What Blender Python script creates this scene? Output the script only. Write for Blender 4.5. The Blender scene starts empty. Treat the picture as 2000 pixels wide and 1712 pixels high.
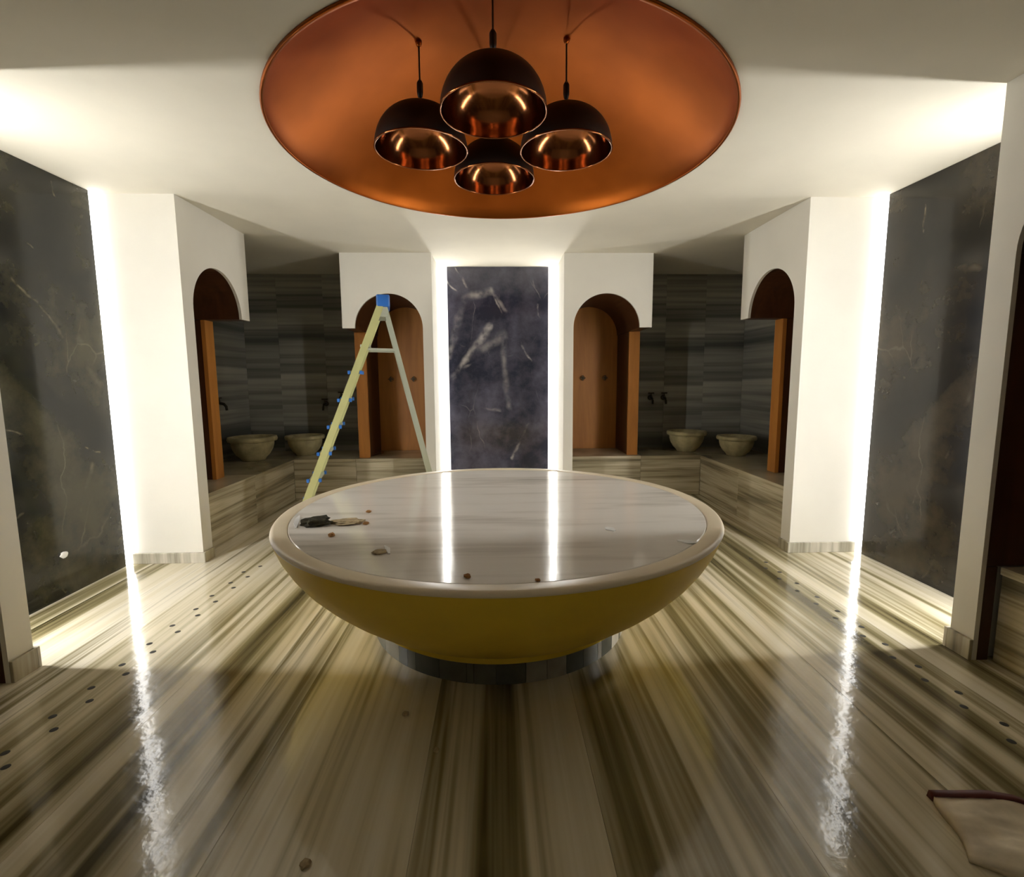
import bpy, bmesh, math, random
from mathutils import Vector, Matrix, noise as mnoise
from mathutils.geometry import tessellate_polygon
random.seed(7)
PI = math.pi
scene = bpy.context.scene
C = scene.collection

# ------------------------------------------------------------------ camera
cam_d = bpy.data.cameras.new('camera')
cam_d.sensor_fit = 'HORIZONTAL'; cam_d.sensor_width = 36.0
cam_d.lens = 36.0 * 968.42 / 2000.0
cam_d.clip_start = 0.02
cam = bpy.data.objects.new('camera', cam_d); C.objects.link(cam)
R_ = Vector((0.99949268, -0.03121755, -0.00631792)).normalized()
U_ = Vector((0.00997657, 0.11847177, 0.99290734)).normalized()
F_ = Vector((0.03024763, 0.99246658, -0.1187231)).normalized()
m = Matrix((R_, U_, -F_)).transposed().to_4x4()
m.translation = Vector((-0.0296, 0.0, 1.45))
cam.matrix_world = m
scene.camera = cam

# ------------------------------------------------------------------ world / exposure
w = bpy.data.worlds.new('world'); scene.world = w; w.use_nodes = True
w.node_tree.nodes['Background'].inputs[0].default_value = (0.9, 0.75, 0.5, 1)
w.node_tree.nodes['Background'].inputs[1].default_value = 0.02
scene.view_settings.view_transform = 'Standard'
scene.view_settings.look = 'None'
scene.view_settings.gamma = 1.0
scene.view_settings.use_curve_mapping = False
scene.view_settings.exposure = 0.5
LED_NEAR, LED_FAR, LED_NICHE = 62.0, 6.0, 18.0
LED_COL = (1.0, 0.985, 0.955, 1)

# ------------------------------------------------------------------ dimensions (metres)
H = 2.826            # ceiling
SX = 2.40            # arch wall planes left / right
YB, YF = 3.93, 2.455 # near faces of the piers beside the side arms
YW = 5.64            # arch wall plane at the back
PX = 2.97            # face of side marble panels
WX = 3.00            # plaster behind side panels
ZS, RA = 2.02, 0.375 # arch springing and radius
NX = 0.73            # half width of back niche
YP = 6.31            # face of back panel
BW, BX = 6.75, 3.34  # booth walls
ZB = 0.50            # bench top
EX, EY = 2.50, 6.02  # bench edges
TC = (-0.02, 2.97)   # table centre
LC = (0.02, 3.15)  # dome centre
YFRONT = -1.0

# ------------------------------------------------------------------ materials
def new_mat(name):
    mt = bpy.data.materials.new(name); mt.use_nodes = True
    nt = mt.node_tree; b = nt.nodes['Principled BSDF']
    return mt, nt, b
def N(nt, t, **k):
    n = nt.nodes.new(t)
    for a, v in k.items():
        if a.startswith('i_'):
            key = a[2:]
            n.inputs[int(key) if key.isdigit() else key].default_value = v
        else: setattr(n, a, v)
    return n
def ramp(nt, fac, stops):
    r = N(nt, 'ShaderNodeValToRGB')
    e = r.color_ramp.elements
    while len(e) < len(stops): e.new(0.5)
    for i, (p, c) in enumerate(stops):
        e[i].position = p; e[i].color = (*c, 1) if len(c) == 3 else c
    nt.links.new(fac, r.inputs[0]); return r
def bump(nt, b, h, strength, dist):
    bp = N(nt, 'ShaderNodeBump'); bp.inputs['Strength'].default_value = strength; bp.inputs['Distance'].default_value = dist
    nt.links.new(h, bp.inputs['Height']); nt.links.new(bp.outputs[0], b.inputs['Normal'])
def coords(nt, rnd=0.0):
    tc = N(nt, 'ShaderNodeTexCoord')
    if not rnd: return tc.outputs['Object']
    oi = N(nt, 'ShaderNodeObjectInfo')
    mul = N(nt, 'ShaderNodeMath', operation='MULTIPLY'); mul.inputs[1].default_value = rnd
    nt.links.new(oi.outputs['Random'], mul.inputs[0])
    add = N(nt, 'ShaderNodeVectorMath', operation='ADD')
    nt.links.new(tc.outputs['Object'], add.inputs[0]); nt.links.new(mul.outputs[0], add.inputs[1])
    return add.outputs[0]
def simple(name, col, rough=0.5, metal=0.0, var=0.12, scale=6.0, bmp=0.0, coat=0.0):
    mt, nt, b = new_mat(name)
    co = coords(nt)
    n = N(nt, 'ShaderNodeTexNoise', i_Scale=scale, i_Detail=5.0); nt.links.new(co, n.inputs['Vector'])
    lo = tuple(c * (1 - var) for c in col); hi = tuple(min(1, c * (1 + var)) for c in col)
    r = ramp(nt, n.outputs['Fac'], [(0.3, lo), (0.7, hi)])
    nt.links.new(r.outputs[0], b.inputs['Base Color'])
    b.inputs['Roughness'].default_value = rough; b.inputs['Metallic'].default_value = metal
    if coat: b.inputs['Coat Weight'].default_value = coat; b.inputs['Coat Roughness'].default_value = 0.1
    if bmp:
        n2 = N(nt, 'ShaderNodeTexNoise', i_Scale=scale * 8, i_Detail=3.0); nt.links.new(co, n2.inputs['Vector'])
        bump(nt, b, n2.outputs['Fac'], bmp, 0.004)
    return mt
def banded(name, axis, stops, freq=3.0, rough=0.15, along=0.12, rnd=41.0, fine=0.35, wob=0.0, spec=0.5, wsc=7.0):
    """banded marble: veins run across `axis`"""
    mt, nt, b = new_mat(name)
    co = coords(nt, rnd)
    def layer(fr, det, al):
        s = [al * fr] * 3; s[axis] = fr
        mp = N(nt, 'ShaderNodeMapping'); mp.inputs['Scale'].default_value = s
        nt.links.new(co, mp.inputs[0])
        n = N(nt, 'ShaderNodeTexNoise', i_Scale=1.0, i_Detail=det, i_Roughness=0.55, i_Distortion=0.25)
        nt.links.new(mp.outputs[0], n.inputs['Vector']); return n.outputs['Fac']
    a = layer(freq, 3.0, along); c = layer(freq * 4.3, 3.0, along * 0.6)
    mix = N(nt, 'ShaderNodeMix', data_type='FLOAT'); mix.inputs[0].default_value = fine
    nt.links.new(a, mix.inputs[2]); nt.links.new(c, mix.inputs[3])
    r = ramp(nt, mix.outputs[0], stops)
    nt.links.new(r.outputs[0], b.inputs['Base Color'])
    b.inputs['Roughness'].default_value = rough
    b.inputs['Specular IOR Level'].default_value = spec
    if wob:
        n2 = N(nt, 'ShaderNodeTexNoise', i_Scale=wsc, i_Detail=4.0); nt.links.new(co, n2.inputs['Vector'])
        bump(nt, b, n2.outputs['Fac'], wob, 0.01)
    return mt
def dark_marble(name, base, cloud, vein, segs, rough=0.1, vscale=1.5):
    """near-black polished marble; segs = explicit veins and painted reflection bands (ax,ay,az,bx,by,bz,width,strength) in object space"""
    mt, nt, b = new_mat(name)
    co = coords(nt)
    n1 = N(nt, 'ShaderNodeTexNoise', i_Scale=1.6, i_Detail=7.0, i_Roughness=0.65); nt.links.new(co, n1.inputs['Vector'])
    base_r = ramp(nt, n1.outputs['Fac'], [(0.42, base), (0.64, cloud)])
    # distorted coordinate for veins
    n2 = N(nt, 'ShaderNodeTexNoise', i_Scale=3.0, i_Detail=6.0); nt.links.new(co, n2.inputs['Vector'])
    sub = N(nt, 'ShaderNodeVectorMath', operation='SUBTRACT'); sub.inputs[1].default_value = (.5, .5, .5)
    nt.links.new(n2.outputs['Color'], sub.inputs[0])
    sc = N(nt, 'ShaderNodeVectorMath', operation='SCALE'); sc.inputs['Scale'].default_value = 0.16
    nt.links.new(sub.outputs[0], sc.inputs[0])
    P = N(nt, 'ShaderNodeVectorMath', operation='ADD'); nt.links.new(co, P.inputs[0]); nt.links.new(sc.outputs[0], P.inputs[1])
    # hairline network
    mp = N(nt, 'ShaderNodeMapping'); mp.inputs['Rotation'].default_value = (0.6, 0.5, 0.3); mp.inputs['Scale'].default_value = (vscale, vscale, vscale * 0.5)
    nt.links.new(P.outputs[0], mp.inputs[0])
    v = N(nt, 'ShaderNodeTexVoronoi', feature='DISTANCE_TO_EDGE'); v.inputs['Scale'].default_value = 1.6
    nt.links.new(mp.outputs[0], v.inputs['Vector'])
    hr = ramp(nt, v.outputs['Distance'], [(0.0, (1, 1, 1)), (0.012, (0, 0, 0))])
    n3 = N(nt, 'ShaderNodeTexNoise', i_Scale=2.3, i_Detail=4.0); nt.links.new(co, n3.inputs['Vector'])
    msk = ramp(nt, n3.outputs['Fac'], [(0.52, (0, 0, 0)), (0.72, (0.4, 0.4, 0.4))])
    total = N(nt, 'ShaderNodeMath', operation='MULTIPLY')
    nt.links.new(hr.outputs[0], total.inputs[0]); nt.links.new(msk.outputs[0], total.inputs[1])
    cur = total.outputs[0]
    n4 = N(nt, 'ShaderNodeTexNoise', i_Scale=9.0, i_Detail=5.0); nt.links.new(co, n4.inputs['Vector'])
    brk = ramp(nt, n4.outputs['Fac'], [(0.36, (0.1, 0.1, 0.1)), (0.62, (1, 1, 1))])
    for (ax, ay, az, bx, by, bz, wd, st) in segs:
        A = Vector((ax, ay, az)); B = Vector((bx, by, bz)); D = B - A
        pa = N(nt, 'ShaderNodeVectorMath', operation='SUBTRACT'); pa.inputs[1].default_value = A
        nt.links.new(P.outputs[0], pa.inputs[0])
        dt = N(nt, 'ShaderNodeVectorMath', operation='DOT_PRODUCT'); dt.inputs[1].default_value = D / D.length_squared
        nt.links.new(pa.outputs[0], dt.inputs[0])
        cl = N(nt, 'ShaderNodeClamp'); nt.links.new(dt.outputs['Value'], cl.inputs[0])
        pr = N(nt, 'ShaderNodeVectorMath', operation='SCALE'); pr.inputs[0].default_value = D
        nt.links.new(cl.outputs[0], pr.inputs['Scale'])
        df = N(nt, 'ShaderNodeVectorMath', operation='DISTANCE'); nt.links.new(pa.outputs[0], df.inputs[0]); nt.links.new(pr.outputs[0], df.inputs[1])
        mr = N(nt, 'ShaderNodeMapRange', interpolation_type='SMOOTHSTEP')
        mr.inputs['From Min'].default_value = wd; mr.inputs['From Max'].default_value = 0.0
        mr.inputs['To Min'].default_value = 0.0; mr.inputs['To Max'].default_value = st
        nt.links.new(df.outputs['Value'], mr.inputs['Value'])
        bk = N(nt, 'ShaderNodeMath', operation='MULTIPLY'); nt.links.new(mr.outputs[0], bk.inputs[0]); nt.links.new(brk.outputs[0], bk.inputs[1])
        mx = N(nt, 'ShaderNodeMath', operation='MAXIMUM'); nt.links.new(cur, mx.inputs[0]); nt.links.new(bk.outputs[0], mx.inputs[1])
        cur = mx.outputs[0]
    mix = N(nt, 'ShaderNodeMix', data_type='RGBA')
    nt.links.new(cur, mix.inputs[0]); nt.links.new(base_r.outputs[0], mix.inputs[6]); mix.inputs[7].default_value = (*vein, 1)
    nt.links.new(mix.outputs[2], b.inputs['Base Color'])
    b.inputs['Roughness'].default_value = rough
    return mt
def wood_mat(name, axis, dark, light, rough=0.42):
    mt, nt, b = new_mat(name)
    co = coords(nt, 13.0)
    s = [9.0] * 3; s[axis] = 0.9
    mp = N(nt, 'ShaderNodeMapping'); mp.inputs['Scale'].default_value = s; nt.links.new(co, mp.inputs[0])
    n = N(nt, 'ShaderNodeTexNoise', i_Scale=1.0, i_Detail=6.0, i_Roughness=0.6, i_Distortion=0.6); nt.links.new(mp.outputs[0], n.inputs['Vector'])
    r = ramp(nt, n.outputs['Fac'], [(0.3, dark), (0.7, light)])
    nt.links.new(r.outputs[0], b.inputs['Base Color']); b.inputs['Roughness'].default_value = rough
    bump(nt, b, n.outputs['Fac'], 0.12, 0.003)
    return mt
def emis(name, col, st):
    mt, nt, b = new_mat(name)
    b.inputs['Base Color'].default_value = (0.9, 0.9, 0.88, 1)
    b.inputs['Emission Color'].default_value = col; b.inputs['Emission Strength'].default_value = st
    # slight dotting of the diodes behind the diffuser
    co = coords(nt); wv = N(nt, 'ShaderNodeTexWave', bands_direction='Z', i_Scale=9.0); nt.links.new(co, wv.inputs['Vector'])
    mr = N(nt, 'ShaderNodeMapRange'); mr.inputs['To Min'].default_value = st * 0.92; mr.inputs['To Max'].default_value = st * 1.04
    nt.links.new(wv.outputs['Fac'], mr.inputs['Value']); nt.links.new(mr.outputs[0], b.inputs['Emission Strength'])
    return mt

M = {}
M['plaster'] = simple('cream_plaster', (0.78, 0.75, 0.67), 0.75, var=0.04, scale=1.7, bmp=0.06)
M['ceiling'] = simple('ceiling_plaster', (0.77, 0.725, 0.61), 0.8, var=0.06, scale=1.2, bmp=0.06)
FL = [(0.26, (0.036, 0.029, 0.010)), (0.38, (0.09, 0.073, 0.031)), (0.45, (0.28, 0.238, 0.125)), (0.52, (0.68, 0.61, 0.44)),
      (0.60, (0.80, 0.74, 0.60)), (0.66, (0.22, 0.185, 0.095)), (0.74, (0.54, 0.48, 0.335))]
M['floor'] = banded('striped_floor_marble', 0, FL, freq=3.6, rough=0.11, along=0.035, wsc=11.0, wob=0.15, fine=0.36, spec=0.75)
M['grout'] = simple('grout', (0.30, 0.27, 0.19), 0.8)
RS = [(0.3, (0.10, 0.09, 0.055)), (0.42, (0.25, 0.21, 0.13)), (0.5, (0.45, 0.39, 0.26)), (0.58, (0.58, 0.51, 0.36)), (0.68, (0.26, 0.22, 0.14))]
M['riser'] = banded('striped_riser_marble', 2, RS, freq=9.0, rough=0.2, along=0.05)
WS = [(0.3, (0.05, 0.054, 0.05)), (0.42, (0.11, 0.113, 0.10)), (0.52, (0.30, 0.29, 0.25)), (0.60, (0.46, 0.44, 0.37)), (0.70, (0.15, 0.15, 0.125))]
M['wallmarble'] = banded('striped_wall_marble', 2, WS, freq=3.0, rough=0.3, along=0.03, rnd=0.35)
TS = [(0.28, (0.42, 0.39, 0.34)), (0.40, (0.72, 0.68, 0.61)), (0.5, (0.88, 0.84, 0.77)), (0.62, (0.90, 0.865, 0.80)), (0.72, (0.76, 0.72, 0.65))]
M['top'] = banded('pale_table_marble', 1, TS, freq=4.5, rough=0.10, along=0.14, wob=0.05, wsc=14.0, fine=0.3, spec=0.35)
M['skirt'] = banded('skirting_marble', 0, [(0.32, (0.16, 0.15, 0.11)), (0.47, (0.42, 0.39, 0.31)), (0.6, (0.68, 0.64, 0.55))], freq=7.0, rough=0.25, along=0.1)
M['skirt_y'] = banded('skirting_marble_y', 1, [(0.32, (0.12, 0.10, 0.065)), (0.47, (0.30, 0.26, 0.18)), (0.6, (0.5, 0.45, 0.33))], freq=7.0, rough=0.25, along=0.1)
mt, nt, b_ = new_mat('pedestal_marble')
oi = N(nt, 'ShaderNodeObjectInfo')
rmp = ramp(nt, oi.outputs['Random'], [(0.0, (0.10, 0.105, 0.085)), (0.3, (0.20, 0.20, 0.165)), (0.55, (0.14, 0.14, 0.11)), (0.75, (0.32, 0.30, 0.24)), (0.92, (0.72, 0.68, 0.56))])
rmp.color_ramp.interpolation = 'CONSTANT'
nz = N(nt, 'ShaderNodeTexNoise', i_Scale=12.0, i_Detail=5.0); nt.links.new(coords(nt, 31.0), nz.inputs['Vector'])
mrg = N(nt, 'ShaderNodeMapRange'); mrg.inputs['To Min'].default_value = 0.65; mrg.inputs['To Max'].default_value = 1.3
nt.links.new(nz.outputs['Fac'], mrg.inputs['Value'])
vm = N(nt, 'ShaderNodeVectorMath', operation='SCALE'); nt.links.new(rmp.outputs[0], vm.inputs[0]); nt.links.new(mrg.outputs[0], vm.inputs['Scale'])
nt.links.new(vm.outputs[0], b_.inputs['Base Color']); b_.inputs['Roughness'].default_value = 0.25
M['tile'] = mt
M['rim'] = simple('cream_rim', (0.82, 0.71, 0.52), 0.35, var=0.05, scale=4)
M['bowl'] = simple('ochre_plaster', (0.90, 0.64, 0.05), 0.5, var=0.06, scale=3, bmp=0.04)
M['copper'] = None
M['wood_z'] = wood_mat('brown_wood_upright', 2, (0.42, 0.16, 0.030), (0.60, 0.25, 0.050), 0.55)
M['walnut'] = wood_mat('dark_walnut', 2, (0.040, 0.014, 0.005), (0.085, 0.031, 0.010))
M['black'] = simple('black_lacquer', (0.012, 0.008, 0.006), 0.45)
M['dark_metal'] = simple('dark_bronze', (0.06, 0.05, 0.035), 0.35, 0.9)
M['chrome'] = simple('chrome', (0.55, 0.52, 0.46), 0.2, 1.0, var=0.03)
M['stone'] = simple('carved_stone', (0.42, 0.36, 0.19), 0.6, var=0.3, scale=9, bmp=0.25)
M['hole'] = simple('drain_dark', (0.02, 0.018, 0.012), 0.7)
M['ladder_y'] = simple('yellow_fibreglass', (0.52, 0.52, 0.24), 0.4, var=0.1, scale=3)
M['ladder_g'] = simple('pale_aluminium', (0.50, 0.53, 0.42), 0.4, 0.2, var=0.1, scale=3)
M['blue'] = simple('blue_plastic', (0.03, 0.16, 0.55), 0.4)
M['alu'] = simple('aluminium', (0.7, 0.7, 0.68), 0.4, 1.0)
M['led_near'] = emis('led_diffuser_near', LED_COL, LED_NEAR)
M['led_far'] = emis('led_diffuser_far', LED_COL, LED_FAR)
M['led_niche'] = emis('led_diffuser_niche', LED_COL, LED_NICHE)
M['rag'] = simple('dark_rag', (0.035, 0.03, 0.012), 0.9, var=0.7, scale=40)
M['dust'] = simple('tan_dust', (0.42, 0.33, 0.19), 0.9, var=0.4, scale=40)
M['crumb'] = simple('brown_crumb', (0.32, 0.15, 0.04), 0.9)
M['white'] = simple('white_plastic', (0.8, 0.8, 0.78), 0.4)
M['paper'] = simple('creased_paper', (0.78, 0.68, 0.52), 0.6, var=0.3, scale=7, bmp=0.1)
M['maroon'] = simple('maroon_trim', (0.10, 0.012, 0.008), 0.6)
def copper_mat(name, lo, hi, r0, r1):
    mt, nt, b = new_mat(name)
    co = coords(nt)
    n = N(nt, 'ShaderNodeTexNoise', i_Scale=2.0, i_Detail=3.0, i_Roughness=0.5); nt.links.new(co, n.inputs['Vector'])
    r = ramp(nt, n.outputs['Fac'], [(0.35, lo), (0.65, hi)]); nt.links.new(r.outputs[0], b.inputs['Base Color'])
    b.inputs['Metallic'].default_value = 1.0
    mr = N(nt, 'ShaderNodeMapRange'); mr.inputs['To Min'].default_value = r0; mr.inputs['To Max'].default_value = r1
    nt.links.new(n.outputs['Fac'], mr.inputs['Value']); nt.links.new(mr.outputs[0], b.inputs['Roughness'])
    n2 = N(nt, 'ShaderNodeTexNoise', i_Scale=22.0, i_Detail=2.0); nt.links.new(co, n2.inputs['Vector'])
    bump(nt, b, n2.outputs['Fac'], 0.015, 0.01)
    return mt
M['copper'] = copper_mat('brushed_copper', (0.30, 0.075, 0.010), (0.40, 0.105, 0.015), 0.38, 0.44)
M['copper_in'] = copper_mat('polished_copper', (0.26, 0.095, 0.035), (0.34, 0.125, 0.045), 0.12, 0.18)

# ------------------------------------------------------------------ mesh helpers
def finish(name, bm, mat, parent=None, smooth=False, loc=None):
    bmesh.ops.recalc_face_normals(bm, faces=bm.faces)
    me = bpy.data.meshes.new(name); bm.to_mesh(me); bm.free()
    if smooth:
        for p in me.polygons: p.use_smooth = True
    me.materials.append(M[mat] if isinstance(mat, str) else mat)
    o = bpy.data.objects.new(name, me); C.objects.link(o)
    if loc is not None: o.location = loc
    if parent is not None: o.parent = parent
    return o
def tag(o, label, cat, group=None, kind=None):
    o['label'] = label; o['category'] = cat
    if group: o['group'] = group
    if kind: o['kind'] = kind
    return o
def empty(name, loc, label, cat, group=None, rz=0.0, kind=None):
    o = bpy.data.objects.new(name, None); o.empty_display_size = 0.1; C.objects.link(o)
    o.location = loc; o.rotation_euler = (0, 0, rz)
    return tag(o, label, cat, group, kind)
def box_bm(x0, x1, y0, y1, z0, z1, bev=0.0, bm=None):
    bm = bm or bmesh.new()
    r = bmesh.ops.create_cube(bm, size=1.0)
    vs = r['verts']
    bmesh.ops.scale(bm, vec=(x1 - x0, y1 - y0, z1 - z0), verts=vs)
    bmesh.ops.translate(bm, vec=((x0 + x1) / 2, (y0 + y1) / 2, (z0 + z1) / 2), verts=vs)
    if bev:
        es = list({e for v in vs for e in v.link_edges})
        bmesh.ops.bevel(bm, geom=es, offset=bev, segments=2, profile=0.5, affect='EDGES')
    return bm
def cbox(name, x0, x1, y0, y1, z0, z1, mat, parent=None, bev=0.0, off=(0, 0, 0)):
    """box whose object origin is its own centre; off = world position of the parent"""
    cx, cy, cz = (x0 + x1) / 2, (y0 + y1) / 2, (z0 + z1) / 2
    bm = box_bm(x0 - cx, x1 - cx, y0 - cy, y1 - cy, z0 - cz, z1 - cz, bev)
    return finish(name, bm, mat, parent, loc=(cx - off[0], cy - off[1], cz - off[2]))
def lathe_bm(prof, seg=96, bm=None, a0=0.0, a1=2 * PI, cx=0, cy=0):
    bm = bm or bmesh.new()
    full = abs(a1 - a0 - 2 * PI) < 1e-6
    n = seg if full else seg + 1
    rings = []
    for i in range(n):
        a = a0 + (a1 - a0) * i / seg
        rings.append([bm.verts.new((cx + r * math.cos(a), cy + r * math.sin(a), z)) for r, z in prof])
    for i in range(seg):
        A, B = rings[i], rings[(i + 1) % n]
        for j in range(len(prof) - 1):
            try: bm.faces.new((A[j], B[j], B[j + 1], A[j + 1]))
            except ValueError: pass
    bmesh.ops.remove_doubles(bm, verts=bm.verts, dist=1e-5)
    return bm
def extrude_poly(pts, d):
    """pts: list of Vector (planar); d: extrusion vector"""
    bm = bmesh.new()
    a = [bm.verts.new(p) for p in pts]; b = [bm.verts.new(p + d) for p in pts]
    n = len(pts)
    for t in tessellate_polygon([pts]):
        try: bm.faces.new([a[k] for k in t]); bm.faces.new([b[k] for k in reversed(t)])
        except ValueError: pass
    for i in range(n): bm.faces.new((a[i], a[(i + 1) % n], b[(i + 1) % n], b[i]))
    return bm
def bar_bm(p0, p1, wd, dp, up=(0, 1, 0), bm=None):
    """rectangular bar from p0 to p1; dp measured along `up`"""
    p0, p1 = Vector(p0), Vector(p1); ax = (p1 - p0).normalized(); upv = Vector(up)
    sd = ax.cross(upv).normalized(); upv = sd.cross(ax).normalized()
    bm = bm or bmesh.new(); vs = []
    for p in (p0, p1):
        for s, t in ((-1, -1), (1, -1), (1, 1), (-1, 1)):
            vs.append(bm.verts.new(p + sd * s * wd / 2 + upv * t * dp / 2))
    for f in ((0, 1, 2, 3), (7, 6, 5, 4), (0, 4, 5, 1), (1, 5, 6, 2), (2, 6, 7, 3), (3, 7, 4, 0)):
        bm.faces.new([vs[i] for i in f])
    return bm
def tube_bm(pts, r, seg=12, bm=None):
    bm = bm or bmesh.new(); rings = []
    pts = [Vector(p) for p in pts]
    for i, p in enumerate(pts):
        d = (pts[min(i + 1, len(pts) - 1)] - pts[max(i - 1, 0)]).normalized()
        a = d.cross(Vector((0, 0, 1)) if abs(d.z) < 0.9 else Vector((1, 0, 0))).normalized(); b = d.cross(a)
        rr = r[i] if isinstance(r, (list, tuple)) else r
        rings.append([bm.verts.new(p + (a * math.cos(t) + b * math.sin(t)) * rr) for t in [2 * PI * k / seg for k in range(seg)]])
    for A, B in zip(rings, rings[1:]):
        for k in range(seg): bm.faces.new((A[k], A[(k + 1) % seg], B[(k + 1) % seg], B[k]))
    bm.faces.new(rings[0]); bm.faces.new(list(reversed(rings[-1])))
    return bm
def blob_bm(sx, sy, sz, sub=3, amp=0.25, fr=2.0, seed=0):
    bm = bmesh.new(); bmesh.ops.create_icosphere(bm, subdivisions=sub, radius=1.0)
    for v in bm.verts:
        k = 1 + amp * mnoise.noise(v.co * fr + Vector((seed * 7.3, seed * 3.1, 0)))
        v.co = Vector((v.co.x * sx * k, v.co.y * sy * k, max(v.co.z, -0.45) * sz * k))
    zmin = min(v.co.z for v in bm.verts)
    for v in bm.verts: v.co.z -= zmin
    return bm

# ================================================================== THE SETTING
# ---- floor: base bed with long striped slabs laid on it
fl = finish('floor', box_bm(-3.6, 3.6, YFRONT - 0.1, 7.0, -0.10, -0.004), 'grout')
tag(fl, 'polished striped marble floor around the round table', 'floor', kind='structure')
SLW, SLL = 0.62, 9.0
gap = 0.0012
proto = {}
x = -3.6 + 0.19; col_i = 0
xs = [-3.6]
while x < 3.6: xs.append(x); x += SLW
xs.append(3.6)
for i, (xa, xb) in enumerate(zip(xs, xs[1:])):
    y = YFRONT - 0.1 
    while y < 7.0:
        ya, yb = max(y, YFRONT - 0.1), min(y + SLL, 7.0); y += SLL
        if yb - ya < 0.05: continue
        key = (round(xb - xa, 3), round(yb - ya, 3))
        if key not in proto:
            hw, hl = key[0] / 2 - gap / 2, key[1] / 2 - gap / 2
            o = finish('slab', box_bm(-hw, hw, -hl, hl, -0.004, 0.0), 'floor', fl); proto[key] = o.data
        else:
            o = bpy.data.objects.new('slab', proto[key]); C.objects.link(o); o.parent = fl
        o.location = ((xa + xb) / 2, (ya + yb) / 2, 0.0)
# drain holes drilled in two double rows along the sides
hm = None
for rows in (((-1.975, 1.86), (-1.90, 1.77)), ((2.085, 1.66), (2.015, 1.76))):
    for xr, y0 in rows:
        k = 0
        while y0 + 0.205 * k < 3.85:
            yy = y0 + 0.205 * k + random.uniform(-.012, .012); k += 1
            if hm is None:
                o = finish('drain_hole', lathe_bm([(0, 0.0004), (0.013, 0.0006), (0.0155, 0.0)], 18), 'hole', fl, True); hm = o.data
            else:
                o = bpy.data.objects.new('drain_hole', hm); C.objects.link(o); o.parent = fl
            o.location = (xr + random.uniform(-.008, .008), yy, 0.0)

# ---- ceiling with the round opening of the copper dome
RL = 1.285
bm = bmesh.new()
X0, X1, Y0, Y1 = -3.6, 3.6, YFRONT - 0.1, 7.0
angs = sorted([2 * PI * k / 128 for k in range(128)] + [math.atan2(yy - LC[1], xx - LC[0]) % (2 * PI) for xx in (X0, X1) for yy in (Y0, Y1)])
inn, out, inn2 = [], [], []
for a in angs:
    c, s = math.cos(a), math.sin(a)
    t = min(((X1 if c > 0 else X0) - LC[0]) / c if abs(c) > 1e-9 else 1e9, ((Y1 if s > 0 else Y0) - LC[1]) / s if abs(s) > 1e-9 else 1e9)
    inn.append(bm.verts.new((LC[0] + RL * c, LC[1] + RL * s, H)))
    inn2.append(bm.verts.new((LC[0] + RL * c, LC[1] + RL * s, H + 0.05)))
    out.append(bm.verts.new((LC[0] + t * c, LC[1] + t * s, H)))
n = len(angs)
for i in range(n):
    j = (i + 1) % n
    bm.faces.new((inn[i], inn[j], out[j], out[i])); bm.faces.new((inn[i], inn2[i], inn2[j], inn[j]))
ce = finish('ceiling', bm, 'ceiling'); tag(ce, 'flat cream plaster ceiling with a round opening over the table', 'ceiling', kind='structure')

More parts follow.
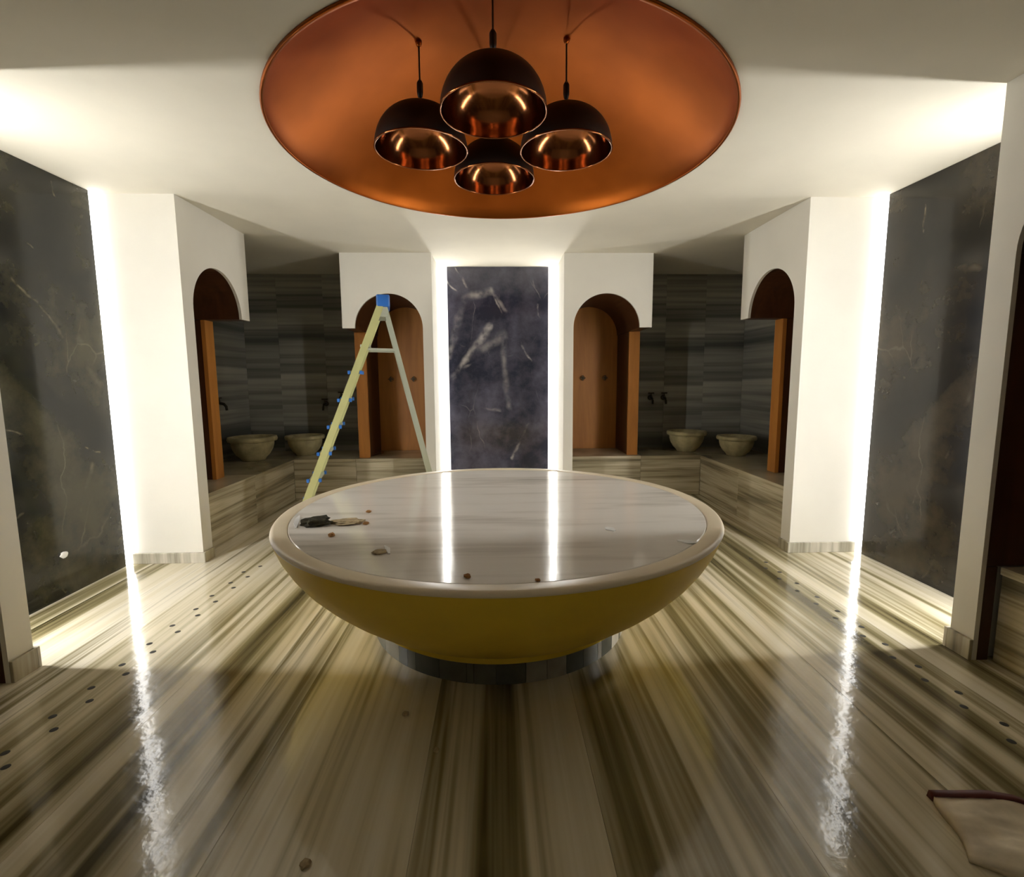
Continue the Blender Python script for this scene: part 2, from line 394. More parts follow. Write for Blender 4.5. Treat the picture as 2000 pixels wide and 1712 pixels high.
def swall(name, bm, mat, label, loc=None):
    o = finish(name, bm, mat, loc=loc); return tag(o, label, 'wall', kind='structure')
def arch_outline(a, L):
    """(u, z) outline of a plaster wall with one round arch; leg of width a reaches the floor, other side hangs"""
    pts = [(0, 0), (a, 0), (a, ZS)]
    for k in range(1, 32): t = PI * (1 - k / 32); pts.append((a + RA + RA * math.cos(t), ZS + RA * math.sin(t)))
    pts += [(a + 2 * RA, ZS), (L, ZS), (L, H), (0, H)]
    return pts
TW = 0.025
AS, LS = 0.13, 1.025      # side arch: leg, length
AB, LB = 0.11, 0.995      # back arch
SIDE = {-1: 'left', 1: 'right'}
for s in (-1, 1):
    nm = SIDE[s]
    # side arch walls (far and near corner)
    for far in (True, False):
        f = (lambda u: YB + u) if far else (lambda u: YF - u)
        pts = [Vector((s * SX, f(u), z)) for u, z in arch_outline(AS, LS)]
        swall('wall_%s_arch_%s' % (nm, 'back' if far else 'front'), extrude_poly(pts, Vector((s * TW, 0, 0))), 'plaster',
              'cream arched wall on the %s, %s the dark side panel' % (nm, 'beyond' if far else 'nearer than'))
        yy = (YB, YB + 0.097) if far else (YF - 0.097, YF)
        swall('wall_%s_pier_%s' % (nm, 'back' if far else 'front'), box_bm(min(s * (SX + TW), s * BX), max(s * (SX + TW), s * BX), yy[0], yy[1], 0, H), 'plaster',
              'cream pier face on the %s, at the %s end of the dark side panel' % (nm, 'far' if far else 'near'))
    # wall behind the side panel
    xx = sorted((s * WX, s * (WX + 0.12)))
    swall('wall_%s' % nm, box_bm(xx[0], xx[1], YF, YB, 0, H), 'plaster', 'cream wall behind the dark marble panel on the %s' % nm)
    # back arch wall
    pts = [Vector((s * (NX + u), YW, z)) for u, z in arch_outline(AB, LB)]
    swall('wall_back_arch_%s' % nm, extrude_poly(pts, Vector((0, TW, 0))), 'plaster', 'cream arched wall just %s of the back niche' % nm)
    xx = sorted((s * NX, s * (NX + AB - 0.033)))
    swall('wall_niche_%s' % nm, box_bm(xx[0], xx[1], YW + TW, YP + 0.15, 0, H), 'plaster', 'cream %s cheek wall of the back niche' % nm)
    # booth walls: striped marble slabs on a backing
    xx = sorted((s * (NX + AB), s * (BX + 0.15)))
    bw = swall('wall_booth_back_%s' % nm, box_bm(xx[0], xx[1], BW + 0.02, BW + 0.12, 0, H), 'grout', 'dark banded marble back wall of the %s corner booth' % nm)
    cuts = [0.85, 1.73, 2.26, 2.80, BX] if s > 0 else [0.85, 1.73, 2.30, 2.90, BX]
    for a, b in zip(cuts, cuts[1:]):
        for z0, z1 in ((ZB, H),):
            q = sorted((s * a, s * b)); cbox('slab', q[0] + .001, q[1] - .001, BW, BW + 0.02, z0 + .001, z1 - .001, 'wallmarble', bw)
    for far in (True, False):
        y0, y1 = (YB + 0.13, BW + 0.1) if far else (YFRONT, YF - 0.13)
        xx = sorted((s * (BX + 0.02), s * (BX + 0.12)))
        bs = swall('wall_booth_%s_%s' % (nm, 'back' if far else 'front'), box_bm(xx[0], xx[1], y0, y1, 0, H), 'grout',
                   'dark banded marble side wall of the %s %s booth' % ('far' if far else 'near', nm))
        ys = [y0, 5.0, 5.9, BW] if far else [y0, 0.2, 1.3, y1]
        for a, b in zip(ys, ys[1:]):
            for z0, z1 in ((ZB, H),):
                q = sorted((s * BX, s * (BX + 0.02))); cbox('slab', q[0], q[1], a + .001, b - .001, z0 + .001, z1 - .001, 'wallmarble', bs)
    # skirting
    for far in (True, False):
        y0, y1 = (YB - 0.018, YB) if far else (YF, YF + 0.018)
        q = sorted((s * (SX - 0.018), s * (WX - 0.0)))
        bb = cbox('baseboard_%s_%s' % (nm, 'back' if far else 'front'), q[0], q[1], y0, y1, 0, 0.085 if far else 0.11, 'skirt', bev=0.003)
        tag(bb, 'striped marble skirting at the foot of the %s %s pier' % ('far' if far else 'near', nm), 'skirting', kind='structure')
        q = sorted((s * (SX - 0.018), s * SX)); r_ = (YB, YB + AS) if far else (YF - AS, YF)
        br = cbox('skirting_return', q[0], q[1], r_[0], r_[1], 0, 0.085 if far else 0.11, 'skirt_y', bb, bev=0.003, off=bb.location)
swall('wall_back', box_bm(-NX - 0.02, NX + 0.02, YP + 0.03, YP + 0.14, 0, H), 'plaster', 'cream back wall of the niche behind the dark panel')
swall('wall_front', box_bm(-BX - 0.1, BX + 0.1, YFRONT - 0.12, YFRONT, 0, H), 'plaster', 'cream wall of the room opposite the back niche')

# ================================================================== DARK MARBLE PANELS
cz = H / 2
def seg_yz(l): return [(0, a, b - cz, 0, c, d - cz, wd, st) for a, b, c, d, wd, st in l]
def seg_xz(l): return [(a, 0, b - cz, c, 0, d - cz, wd, st) for a, b, c, d, wd, st in l]
ymid = (YB + YF) / 2
M['dm_back'] = dark_marble('dark_marble_reflections', (0.022, 0.024, 0.040), (0.085, 0.082, 0.115), (0.46, 0.43, 0.42), seg_xz([  # bluish base and cloud tones put reflected light into the stone colour
    (-0.62, 1.44, -0.10, 2.10, 0.055, 0.75), (-0.62, 1.50, -0.30, 1.66, 0.03, 0.5), (-0.62, 1.75, -0.42, 2.44, 0.06, 0.4), (-0.42, 2.46, -0.08, 2.52, 0.07, 0.6), (-0.08, 2.52, 0.12, 2.28, 0.04, 0.5),
    (-0.05, 2.45, 0.40, 1.70, 0.018, 0.8), (0.05, 2.30, 0.33, 1.60, 0.012, 0.6), (0.43, 2.78, 0.55, 2.05, 0.016, 0.6), (-0.64, 2.70, -0.48, 2.50, 0.02, 0.7),
    (-0.50, 2.80, -0.28, 2.40, 0.014, 0.6), (0.15, 0.45, 0.38, 0.90, 0.035, 0.6), (-0.6, 1.25, 0.0, 1.05, 0.03, 0.4), (-0.2, 1.85, 0.05, 2.0, 0.09, 0.35), (0.05, 1.95, 0.12, 1.1, 0.06, 0.35)]), rough=0.12)  # wide faint bands at the end paint in a pale figure-like reflection
M['dm_left'] = dark_marble('olive_black_marble', (0.006, 0.006, 0.004), (0.062, 0.055, 0.028), (0.26, 0.225, 0.14), seg_yz([
    (-0.05, 2.13, 0.13, 1.98, 0.012, 0.8), (0.13, 1.98, 0.40, 1.65, 0.014, 0.8), (-0.15, 1.18, 0.15, 1.05, 0.010, 0.9), (0.15, 1.05, 0.52, 0.93, 0.010, 0.7),
    (0.32, 0.55, 0.45, 0.85, 0.03, 0.5), (-0.05, 2.42, 0.17, 2.32, 0.012, 0.6), (0.33, 2.86, 0.40, 2.70, 0.014, 0.6), (0.45, 1.75, 0.62, 1.40, 0.05, 0.35),
    (-0.6, 0.4, -0.1, 0.62, 0.015, 0.5)]), rough=0.12)
M['dm_right'] = dark_marble('brown_black_marble', (0.007, 0.0055, 0.0035), (0.055, 0.042, 0.024), (0.22, 0.18, 0.12), seg_yz([
    (0.36, 2.66, 0.30, 2.30, 0.010, 0.7), (0.30, 2.30, 0.34, 1.95, 0.010, 0.5), (-0.1, 2.1, 0.2, 2.2, 0.03, 0.3), (0.2, 0.6, 0.35, 0.2, 0.012, 0.5), (-0.2, 1.6, 0.0, 0.9, 0.02, 0.3)]), rough=0.12)
LEDR = 0.055
p = cbox('marble_panel', -0.625, 0.625, YP, YP + 0.03, 0, H, 'dm_back', bev=0.003)
tag(p, 'tall dark veined marble panel with painted-in bluish reflections in the back niche', 'wall panel', 'dark marble panels')
p = cbox('marble_panel', -WX + 0.002, -PX, YF + LEDR + 0.006, YB - LEDR - 0.006, 0, H, 'dm_left', bev=0.003)
tag(p, 'olive-black veined marble panel on the left wall', 'wall panel', 'dark marble panels')
p = cbox('marble_panel', PX, WX - 0.002, YF + LEDR + 0.006, YB - LEDR - 0.006, 0, H, 'dm_right', bev=0.003)
tag(p, 'brown-black veined marble panel on the right wall', 'wall panel', 'dark marble panels')
o = finish('plaster_blob', blob_bm(0.022, 0.03, 0.012, 2, 0.4, 2.0, 3), 'white', loc=(-PX, 3.33, 0.29)); o.rotation_euler = (0, PI / 2, 0)
tag(o, 'small white plaster spot low on the dark left panel', 'spot')

# ================================================================== LED STRIPS
def led(cx, cy, qx, qy, label, mat):
    """vertical corner light: quarter-round diffuser in an aluminium angle; qx,qy = directions out of the corner"""
    r = empty('led_strip', (cx, cy, 0), label, 'light strip', 'vertical corner light strips')
    z0, z1 = 0.004, H - 0.004
    prof = [(0.004, 0.004)] + [(LEDR * math.cos(t) + 0.0, LEDR * math.sin(t)) for t in [PI / 2 * k / 10 for k in range(11)]]
    prof = [(max(a, 0.004), max(b, 0.004)) for a, b in prof]
    pts = [Vector((qx * a, qy * b, z0)) for a, b in prof]
    finish('diffuser', extrude_poly(pts, Vector((0, 0, z1 - z0))), mat, r)
    bm = bmesh.new()
    a = sorted((0, qx * (LEDR + .002))); b = sorted((0, qy * 0.003)); box_bm(a[0], a[1], b[0], b[1], z0, z1, bm=bm)
    a = sorted((0, qx * 0.003)); b = sorted((0, qy * (LEDR + .002))); box_bm(a[0], a[1], b[0], b[1], z0, z1, bm=bm)
    finish('profile', bm, 'alu', r)
for s in (-1, 1):
    led(s * NX, YP + 0.03, -s, -1, 'white light strip on the %s edge of the back niche panel' % SIDE[s], 'led_niche')
    led(s * WX, YB, -s, -1, 'white light strip at the far edge of the dark %s panel' % SIDE[s], 'led_far')
    led(s * WX, YF, -s, 1, 'white light strip at the near edge of the dark %s panel' % SIDE[s], 'led_near')

# ================================================================== WOODEN CUBICLES BEHIND THE ARCHES
PT = 0.13
def valve(par, off, p, nrm):
    """small round valve with a cross handle on a wall; nrm = outward direction"""
    n_ = Vector(nrm)
    v = finish('valve', tube_bm([(0, 0, 0), n_ * 0.012, n_ * 0.02, n_ * 0.05], [0.034, 0.034, 0.014, 0.012], 16), 'chrome', par, True, loc=Vector(p) - Vector(off))
    sd = n_.cross(Vector((0, 0, 1)))
    bm = bar_bm(n_ * 0.052 - sd * 0.035, n_ * 0.052 + sd * 0.035, 0.012, 0.012, up=n_)
    bar_bm(n_ * 0.052 - Vector((0, 0, .035)), n_ * 0.052 + Vector((0, 0, .035)), 0.012, 0.012, up=n_, bm=bm)
    finish('handle', bm, 'dark_metal', v)
def cubicle(T, a, L, d0, dpart, d1, zlow, label, valves=None, zside=ZB):
    """T(u, d, z) -> world; u along the arch wall from the pier, d depth behind the wall face"""
    org = T(a + RA, (d0 + d1) / 2, ZB)
    r = empty('wooden_cubicle', org, label, 'cubicle', 'wood-lined cubicles')
    W = lambda u, d, z: T(u, d, z) - org
    dv = W(0, d1, 0) - W(0, d0, 0)
    # vault: block with a half-round barrel cut out of it
    pts = [(a - 0.03, ZS), (a, ZS)]
    for k in range(1, 32): t = PI * (1 - k / 32); pts.append((a + RA + RA * math.cos(t), ZS + RA * math.sin(t)))
    pts += [(a + 2 * RA, ZS), (L - 0.005, ZS), (L - 0.005, ZS + RA + 0.08), (a - 0.03, ZS + RA + 0.08)]
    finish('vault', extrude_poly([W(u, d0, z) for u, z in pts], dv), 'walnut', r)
    def quad(nm, u0, u1, da, db, z0, z1, mt='walnut'):
        p0, p1 = W(u0, da, z0), W(u1, db, z1)
        q = [sorted((p0[i], p1[i])) for i in range(3)]
        return finish(nm, box_bm(q[0][0], q[0][1], q[1][0], q[1][1], q[2][0], q[2][1], 0.003), mt, r)
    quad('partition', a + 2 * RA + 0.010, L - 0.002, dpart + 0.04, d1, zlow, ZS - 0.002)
    quad('end_post', a + 2 * RA + 0.006, L, dpart, dpart + 0.04, zlow, ZS - 0.002, 'wood_z')
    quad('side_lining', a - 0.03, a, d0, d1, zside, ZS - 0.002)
    quad('back_panel', a, L - 0.01, d1 - 0.03, d1, zlow, ZS + RA, 'wood_z')
    for u, z in valves or []:
        nrm = (W(0, d0, 0) - W(0, d1, 0)).normalized()
        valve(r, org, T(u, d1 - 0.03, z), nrm)
    return r
for s in (-1, 1):
    nm = SIDE[s]
    T = lambda u, d, z, s=s: Vector((s * (NX + u), YW + d, z))
    cubicle(T, AB, LB, TW + 0.002, EY + 0.07 - YW, BW - YW - 0.003, ZB, 'lit brown wooden cubicle behind the back arch %s of the niche' % nm,
            [(1.13 - NX, 1.46), (1.43 - NX, 1.46)])
    T = lambda u, d, z, s=s: Vector((s * (SX + d), YB + u, z))
    cubicle(T, AS, LS, TW + 0.002, 2.75 - SX, BX - SX - 0.003, ZB, 'dark wooden cubicle behind the far arch of the %s wall' % nm)
    T = lambda u, d, z, s=s: Vector((s * (SX + d), YF - u, z))
    cubicle(T, AS, LS, TW + 0.002, 2.75 - SX, BX - SX - 0.003, ZB, 'dark wooden cubicle behind the near arch at the %s picture edge' % nm)
    q = sorted((s * (SX + TW + 0.002), s * (EX - 0.016)))
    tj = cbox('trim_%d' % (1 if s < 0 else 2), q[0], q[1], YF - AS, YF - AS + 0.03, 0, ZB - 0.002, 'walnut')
    tag(tj, 'dark wood foot of the near arch jamb on the %s' % nm, 'trim', kind='structure')

# ================================================================== MARBLE BENCHES
def bench(s, far):
    nm = SIDE[s]
    r = empty('bathing_bench', (s * (EX + 0.3), (6.3 if far else 1.6), 0), 'striped marble %s in the %s %s booth' % ('corner bench' if far else 'bench', 'far' if far else 'near', nm), 'bench', 'marble bathing benches')
    off = r.location
    def b(n_, xa, xb, ya, yb, za, zb, mat='riser', bev=0.004):
        q = sorted((s * xa, s * xb)); cbox(n_, q[0], q[1], ya, yb, za, zb, mat, r, bev, off)
    if far:
        y = YB + 0.14
        for yb in (5.05, EY):
            b('seat_slab', EX - 0.012, BX, y, yb, ZB - 0.04, ZB); b('riser_slab', EX, EX + 0.03, y, yb, 0, ZB - 0.04); y = yb + 0.001
        xs_ = [0.845, 1.75, EX]
        b('seat_slab', EX, BX, EY, BW, ZB - 0.04, ZB)
        for xa, xb in zip(xs_, xs_[1:]):
            b('seat_slab', xa, xb - .001, EY - 0.012, BW, ZB - 0.04, ZB); b('riser_slab', xa, xb - .001, EY, EY + 0.03, 0, ZB - 0.04)
    else:
        y = YF - 0.14
        for ya in (1.2, 0.1):
            b('seat_slab', EX - 0.012, BX, ya, y, ZB - 0.04, ZB); b('riser_slab', EX, EX + 0.03, ya, y, 0, ZB - 0.04); y = ya - 0.001
for s in (-1, 1):
    bench(s, True); bench(s, False)

# ================================================================== BASINS AND TAPS
def basin(x, y, R, label):
    r = empty('stone_basin', (x, y, ZB), label, 'basin', 'carved stone wash basins')
    h = R * 1.12
    prof = [(0.0, 0.03), (R * .50, 0.0), (R * .55, 0.02), (R * .56, h * .10), (R * .74, h * .26), (R * .88, h * .48), (R * .94, h * .66), (R * .95, h * .80)]
    bm = lathe_bm(prof, 16)
    # gentle fluting of the body
    for v in bm.verts:
        a = math.atan2(v.co.y, v.co.x); k = 1 + 0.025 * math.cos(8 * a); v.co.x *= k; v.co.y *= k
    finish('body', bm, 'stone', r, True)
    lip = [(R * .95, h * .80), (R * 1.05, h * .82), (R * 1.08, h * .90), (R * 1.05, h), (R * .86, h), (R * .80, h * .93), (R * .66, h * .55), (R * .4, h * .42), (0.0, h * .40)]
    finish('rim', lathe_bm(lip, 32), 'stone', r, True)
basin(2.46, 6.40, 0.235, 'carved stone basin against the back wall of the right booth')
basin(2.92, 5.98, 0.215, 'carved stone basin by the side wall of the right booth')
basin(-2.50, 6.42, 0.225, 'carved stone basin against the back wall of the left booth')
basin(-2.97, 6.02, 0.255, 'larger carved stone basin by the side wall of the left booth')
def tap(x, y, z, nrm, label):
    r = empty('wall_tap', (x, y, z), label, 'tap', 'dark wall taps')
    n_ = Vector(nrm)
    finish('flange', tube_bm([(0, 0, 0), n_ * 0.01, n_ * 0.014], [0.035, 0.035, 0.02], 16), 'dark_metal', r, True)
    D = Vector((0, 0, -1))
    finish('spout', tube_bm([n_ * 0.0, n_ * 0.06, n_ * 0.10 + D * 0.01, n_ * 0.125 + D * 0.04, n_ * 0.13 + D * 0.085], [0.017, 0.017, 0.016, 0.015, 0.014], 12), 'dark_metal', r, True)
    sd = n_.cross(Vector((0, 0, 1)))
    bm = tube_bm([n_ * 0.05 + Vector((0, 0, .01)), n_ * 0.05 + Vector((0, 0, .06))], 0.009, 10)
    tube_bm([n_ * 0.05 + Vector((0, 0, .06)) - sd * .04, n_ * 0.05 + Vector((0, 0, .06)) + sd * .04], 0.009, 10, bm)
    finish('handle', bm, 'dark_metal', r)
tap(2.07, BW, 1.19, (0, -1, 0), 'dark wall tap nearer the wood cubicle in the right booth')
tap(2.25, BW, 1.19, (0, -1, 0), 'dark wall tap just left of the right booth basins')
tap(-2.32, BW, 1.14, (0, -1, 0), 'dark wall tap above the back basin of the left booth')
tap(-2.10, BW, 1.23, (0, -1, 0), 'dark wall tap beside the ladder in the left booth')
tap(-BX, 5.95, 1.19, (1, 0, 0), 'dark tap on the side wall of the left booth')

# ================================================================== ROUND TABLE
tb = empty('round_table', (TC[0], TC[1], 0), 'round marble-topped table with an ochre bowl-shaped base', 'table')
PR = 0.755
ped = finish('pedestal', lathe_bm([(0, 0.0), (PR - 0.022, 0.0), (PR - 0.022, 0.13), (0, 0.13)], 96), 'grout', tb)
NT = 56; a = 0.0; tiles = []
ws = [random.choice((0.5, 0.8, 1.0, 1.5, 2.0)) for _ in range(NT)]; sw = sum(ws)
for i in range(NT):
    da = 2 * PI * ws[i] / sw
    mid = a + da / 2
    bm = lathe_bm([(PR - 0.022, 0.001), (PR, 0.001), (PR, 0.129), (PR - 0.022, 0.129), (PR - 0.022, 0.001)], 4, None, -da / 2 + 0.0015, da / 2 - 0.0015)
    bmesh.ops.holes_fill(bm, edges=bm.edges, sides=4)
    o = finish('tile', bm, 'tile', ped); o.rotation_euler = (0, 0, mid); a += da
RT, ZR = 1.268, 0.69
prof = [(0.70, 0.128), (0.785, 0.122), (0.800, 0.134), (0.785, 0.150)]
key = [(0.785, 0.150), (0.85, 0.188), (0.93, 0.243), (1.01, 0.306), (1.08, 0.370), (1.145, 0.440), (1.197, 0.512), (1.236, 0.582), (1.260, 0.645), (RT, 0.668)]
prof += key[1:]
finish('bowl', lathe_bm(prof, 160), 'bowl', tb, True)
rp = [(RT, 0.668)]
for k in range(1, 11):
    t = PI / 2 * k / 10; rp.append((RT - 0.022 + 0.024 * math.cos(t), 0.669 + 0.021 * math.sin(t)))
rp += [(1.195, ZR), (1.187, ZR - 0.004), (1.185, ZR - 0.03)]
finish('rim', lathe_bm(rp, 160), 'rim', tb, True)
finish('marble_top', lathe_bm([(0, ZR - 0.004), (1.180, ZR - 0.004), (1.184, ZR - 0.007), (1.184, ZR - 0.03)], 160), 'top', tb, False)
ZT = ZR - 0.004
# debris left on the table
o = finish('rag', blob_bm(0.075, 0.05, 0.028, 3, 0.5, 2.2, 1), 'rag', loc=(-0.995, 2.60, ZT)); o.rotation_euler = (0, 0, 0.15)
tag(o, 'small dark crumpled rag on the left of the round table', 'rag')
o = finish('dust_pile', blob_bm(0.085, 0.05, 0.010, 3, 0.7, 2.8, 2), 'dust', loc=(-0.84, 2.63, ZT + 0.0005))
tag(o, 'thin tan smear of dust right beside the dark rag on the table', 'dust')
for i, (x, y, sx, sy, sz, mt, lb) in enumerate([
    (-0.85, 2.40, .016, .018, .012, 'crumb', 'brown crumb in front of the dark rag on the table'),
    (-0.78, 2.84, .016, .016, .008, 'crumb', 'brown crumb behind the dark rag on the table'),
    (-0.735, 2.60, .015, .02, .008, 'crumb', 'brown crumb at the right end of the dust smear'),
    (-0.56, 2.15, .035, .03, .008, 'dust', 'tan dust fleck near the front left rim of the table'),
    (-0.15, 1.855, .014, .016, .010, 'crumb', 'dark crumb near the front middle of the table'),
    (0.12, 1.81, .010, .012, .006, 'crumb', 'tiny crumb right of middle at the front of the table')]):
    o = finish('crumb', blob_bm(sx, sy, sz, 2, 0.5, 2.5, i + 5), mt, loc=(x, y, ZT)); tag(o, lb, 'crumb', 'crumbs on the round table')
def sliver(pts, wd, th, label, name='shard'):
    """curved thin flake lying on the table"""
    bm = bmesh.new(); rows = []
    for i, (x, y, z) in enumerate(pts):
        d = Vector(pts[min(i + 1, len(pts) - 1)]) - Vector(pts[max(i - 1, 0)]); d.normalize()
        sd = Vector((-d.y, d.x, 0)).normalized(); k = math.sin(PI * (i + 0.25) / (len(pts) - 0.5))
        P_ = Vector((x, y, z)); rows.append([bm.verts.new(P_ + sd * wd * k / 2), bm.verts.new(P_ - sd * wd * k / 2), bm.verts.new(P_ - sd * wd * k / 2 + Vector((0, 0, th))), bm.verts.new(P_ + sd * wd * k / 2 + Vector((0, 0, th)))])
    for A, B in zip(rows, rows[1:]):
        for k in range(4): bm.faces.new((A[k], A[(k + 1) % 4], B[(k + 1) % 4], B[k]))
    bm.faces.new(rows[0]); bm.faces.new(list(reversed(rows[-1])))
    o = finish(name, bm, 'white'); return tag(o, label, 'shard', 'white flakes on the round table')
sliver([(-1.155, 2.78, ZT), (-1.135, 2.70, ZT + .004), (-1.11, 2.62, ZT + .004), (-1.08, 2.54, ZT)], 0.028, 0.004, 'white curved flake left of the dark rag')
sliver([(-0.555, 2.24, ZT), (-0.53, 2.19, ZT + .003), (-0.51, 2.13, ZT)], 0.022, 0.004, 'white flake on the dust fleck near the front left rim')
sliver([(0.53, 2.47, ZT), (0.54, 2.44, ZT + .002), (0.56, 2.41, ZT)], 0.05, 0.004, 'small white flake on the right half of the table')
sliver([(0.82, 2.25, ZT), (0.86, 2.22, ZT + .002), (0.92, 2.21, ZT)], 0.05, 0.003, 'pale flake near the right rim of the table')

# ================================================================== COPPER DOME AND PENDANTS
dm = empty('ceiling_dome', (LC[0], LC[1], H), 'large round copper dome recessed in the ceiling over the table', 'dome')
DD = 0.62
prof = [(RL - 0.004, -0.004), (RL - 0.010, 0.02)]
Rs = (RL * RL + DD * DD) / (2 * DD)
th = math.asin(min(1, (RL - 0.010) / Rs))
for k in range(1, 33):
    t = th * (1 - k / 32); prof.append((Rs * math.sin(t), 0.02 + DD - Rs + Rs * math.cos(t)))
finish('bowl', lathe_bm(prof, 128), 'copper', dm, True)
finish('trim_ring', lathe_bm([(RL - 0.004, -0.012), (RL + 0.010, -0.012), (RL + 0.013, -0.006), (RL + 0.012, 0.002), (RL - 0.004, 0.002), (RL - 0.004, -0.012)], 128), 'copper', dm, True)
RPD, ZP = 0.272, 2.80
def dome_z(x, y):
    r = math.hypot(x - LC[0], y - LC[1]); return H + 0.02 + DD - Rs + math.sqrt(Rs * Rs - r * r)
def pendant(x, y, label):
    r = empty('pendant_lamp', (x, y, ZP), label, 'pendant lamp', 'copper-lined pendants in the dome')
    hh = 0.245
    out = [(RPD, 0.0)] + [(RPD * math.cos(t) ** 0.85, hh * math.sin(t)) for t in [PI / 2 * k / 20 for k in range(1, 20)]] + [(0.03, hh + 0.002), (0.0, hh + 0.002)]
    finish('shade', lathe_bm(out, 64), 'black', r, True)
    inn = [(RPD - 0.006, 0.0)] + [((RPD - 0.008) * math.cos(t) ** 0.85, (hh - 0.008) * math.sin(t)) for t in [PI / 2 * k / 20 for k in range(1, 20)]] + [(0.0, hh - 0.008)]
    finish('liner', lathe_bm(inn, 64), 'copper_in', r, True)
    finish('rim', lathe_bm([(RPD - 0.007, 0.001), (RPD - 0.006, -0.003), (RPD - 0.001, -0.004), (RPD + 0.003, -0.001), (RPD + 0.002, 0.004), (RPD - 0.004, 0.004), (RPD - 0.007, 0.001)], 64), 'copper_in', r, True)
    zt = dome_z(x, y) - ZP
    finish('cord', tube_bm([(0, 0, hh - 0.004), (0, 0, zt - 0.01)], 0.005, 10), 'black', r, True)
    finish('cord_grip', lathe_bm([(0, hh + 0.045), (0.013, hh + 0.05), (0.018, hh + 0.075), (0.018, hh + 0.125), (0.010, hh + 0.14), (0, hh + 0.14)], 20), 'black', r, True)
    finish('ceiling_cup', lathe_bm([(0, zt - 0.03), (0.012, zt - 0.025), (0.018, zt - 0.012), (0.018, zt + 0.004), (0, zt + 0.004)], 24), 'copper', r, True)
    s_ = finish('socket', lathe_bm([(0, hh - 0.07), (0.020, hh - 0.07), (0.024, hh - 0.05), (0.024, hh - 0.009), (0, hh - 0.009)], 20), 'dark_metal', r, True)
cxp, cyp, rr_ = -0.03, 3.14, 0.43
pendant(cxp, cyp - rr_, 'copper-lined black pendant nearest the camera, largest of the four')
pendant(cxp - rr_, cyp, 'copper-lined black pendant on the left of the four')
pendant(cxp + rr_, cyp, 'copper-lined black pendant on the right of the four')
pendant(cxp, cyp + rr_, 'copper-lined black pendant hanging farthest back of the four')

# ================================================================== STEP LADDER
A0 = Vector((-1.09, 4.80, 0))
ld = empty('step_ladder', A0, 'yellow-green folding step ladder with blue top behind the table', 'ladder', rz=math.atan2(0.21564, 0.97647))
HW = 0.21
TOP = 2.12
fs = lambda z: -0.02 - (TOP - z) * 0.405      # front rail position in plane
rs_ = lambda z: 0.02 + (TOP - z) * 0.235      # rear rail
for t in (-1, 1):
    k = lambda z: t * (HW * 0.72 + HW * 0.28 * (TOP - z) / TOP)
    fr = finish('front_rail', bar_bm((fs(0.03), k(0.03), 0.03), (fs(TOP), k(TOP), TOP), 0.062, 0.026, up=(0, 1, 0)), 'ladder_y', ld)
    finish('foot', box_bm(fs(0) - 0.04, fs(0) + 0.04, k(0) - 0.02, k(0) + 0.02, 0, 0.035, 0.006), 'black', fr)
    rr = finish('rear_rail', bar_bm((rs_(0.03), k(0.03) * 0.92, 0.03), (rs_(TOP - 0.03), k(TOP) * 0.92, TOP - 0.03), 0.042, 0.024, up=(0, 1, 0)), 'ladder_g', ld)
    finish('foot', box_bm(rs_(0) - 0.03, rs_(0) + 0.03, k(0) * .92 - 0.018, k(0) * .92 + 0.018, 0, 0.035, 0.006), 'black', rr)
    z = 1.73
    finish('spreader', bar_bm((fs(z), k(z) * 1.05, z), (rs_(z), k(z) * .97, z - 0.005), 0.02, 0.006), 'ladder_g', ld)
for z in (1.76, 1.52, 1.27, 1.03, 0.79, 0.55, 0.30):
    kk = HW * 0.72 + HW * 0.28 * (TOP - z) / TOP
    st = finish('step', box_bm(fs(z) - 0.045, fs(z) + 0.045, -kk + 0.014, kk - 0.014, z - 0.012, z + 0.012, 0.003), 'ladder_g', ld)
    if z < 1.7:
        for t in (-1, 1):
            for q in (-1, 1):
                finish('step_cap', box_bm(fs(z) + q * 0.052 - 0.012, fs(z) + q * 0.052 + 0.012, t * kk - 0.016, t * kk + 0.016, z - 0.016, z + 0.016, 0.003), 'blue', st)
for z in (0.4, 0.9, 1.4):
    kk = (HW * 0.72 + HW * 0.28 * (TOP - z) / TOP) * .92
    finish('brace', bar_bm((rs_(z), -kk + .01, z), (rs_(z), kk - .01, z), 0.03, 0.012, up=(1, 0, 0)), 'ladder_g', ld)
finish('hinge_bracket', box_bm(-0.05, 0.045, -HW * .72 - .012, HW * .72 + .012, TOP - 0.10, TOP - 0.01, 0.006), 'ladder_g', ld)
finish('top_cap', box_bm(-0.055, 0.065, -HW * .8, HW * .8, TOP - 0.012, TOP + 0.10, 0.014), 'blue', ld)

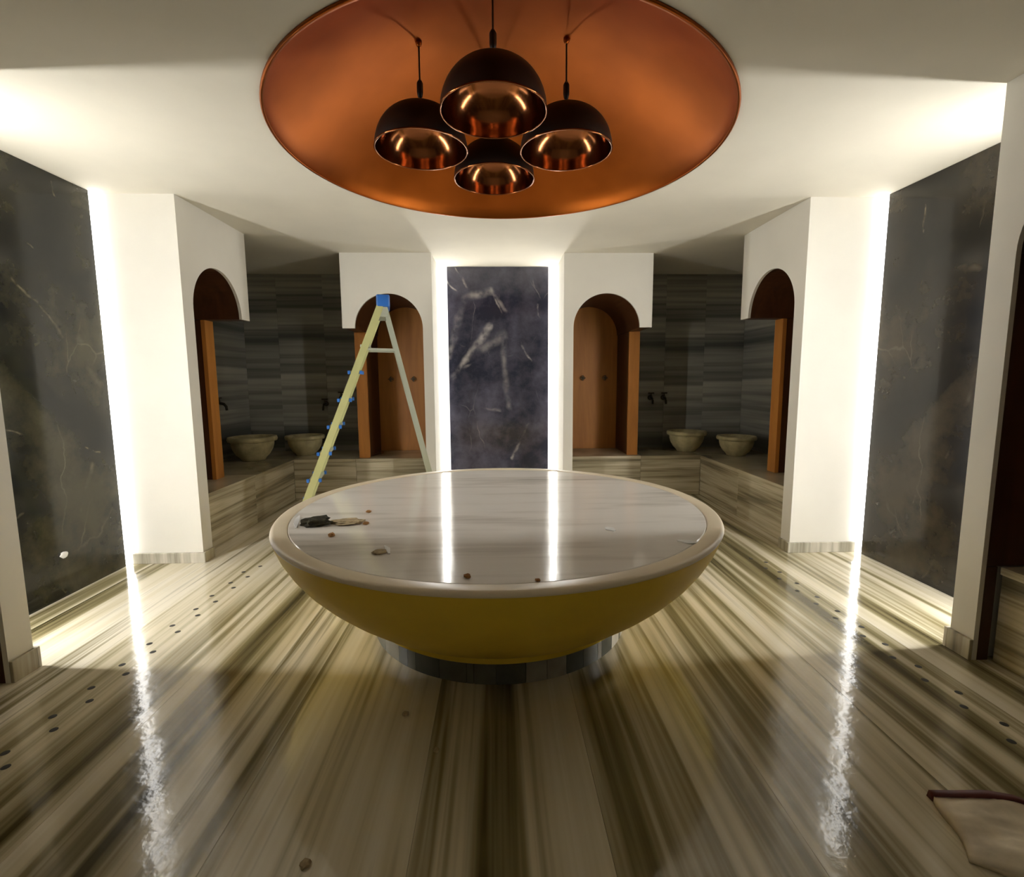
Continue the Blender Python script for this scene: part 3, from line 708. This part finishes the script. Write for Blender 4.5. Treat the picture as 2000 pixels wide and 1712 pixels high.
# ================================================================== SHEET ON THE FLOOR (lower right)
def sheet():
    nx_, ny_ = 26, 20
    c00, c10, c11, c01 = Vector((1.375, 1.285)), Vector((1.80, 1.00)), Vector((2.05, 1.33)), Vector((1.465, 1.495))
    bm = bmesh.new(); top = []
    def P_(i, j):
        u, v = i / nx_, j / ny_
        p = (c00 * (1 - u) + c10 * u) * (1 - v) + (c01 * (1 - u) + c11 * u) * v
        e = min(1, 4 * u + .35) * min(1, 4 * v + .3) 
        z = 0.012 + e * (0.035 + 0.03 * mnoise.noise(Vector((u * 3.0, v * 2.6, 1.7))) + 0.012 * mnoise.noise(Vector((u * 9, v * 8, 4.2))))
        return Vector((p.x + 0.012 * math.sin(v * 5) * (1 - u), p.y, max(0.006, z)))
    top = [[bm.verts.new(P_(i, j)) for j in range(ny_ + 1)] for i in range(nx_ + 1)]
    for i in range(nx_):
        for j in range(ny_): bm.faces.new((top[i][j], top[i + 1][j], top[i + 1][j + 1], top[i][j + 1]))
    # closed underside
    ring = [top[i][0] for i in range(nx_ + 1)] + [top[nx_][j] for j in range(1, ny_ + 1)] + [top[i][ny_] for i in range(nx_ - 1, -1, -1)] + [top[0][j] for j in range(ny_ - 1, 0, -1)]
    low = [bm.verts.new((v.co.x, v.co.y, 0.001)) for v in ring]
    for k in range(len(ring)):
        l = (k + 1) % len(ring); bm.faces.new((ring[l], ring[k], low[k], low[l]))
    bm.faces.new(low)
    r = empty('paper_sack', (1.7, 1.3, 0), 'creased pale sack with a maroon edge lying on the floor at lower right', 'sack')
    finish('sack_body', bm, 'paper', r, True, loc=(-1.7, -1.3, 0))
    bm = bmesh.new(); prev = None
    for i in range(nx_ + 1):
        p = P_(i, ny_); row = [bm.verts.new(p + Vector((0, -0.004 - 0.02 * i / nx_, 0.006))), bm.verts.new(p + Vector((0, 0.022, 0.004))), bm.verts.new(Vector((p.x, p.y + 0.028, 0.001))), bm.verts.new(Vector((p.x, p.y + 0.002, 0.001)))]
        if prev:
            for k in range(4): bm.faces.new((prev[k], prev[(k + 1) % 4], row[(k + 1) % 4], row[k]))
        else: bm.faces.new(row)
        prev = row
    bm.faces.new(list(reversed(prev)))
    finish('edge_band', bm, 'maroon', r, True, loc=(-1.7, -1.3, 0))
sheet()
# small bits dropped on the floor
for i, (x, y, k, lb) in enumerate([(-0.44, 2.02, .014, 'pale crumb on the floor just in front of the pedestal'), (-0.28, 1.80, .012, 'pale crumb on the floor below the table, left of middle'), (-0.62, 1.35, .016, 'pale crumb on the dark floor near the bottom edge, left of middle')]):
    o = finish('floor_crumb', blob_bm(k, k, k * .6, 2, 0.4, 2, i + 20), 'dust', loc=(x, y, 0)); tag(o, lb, 'crumb', 'crumbs on the floor')
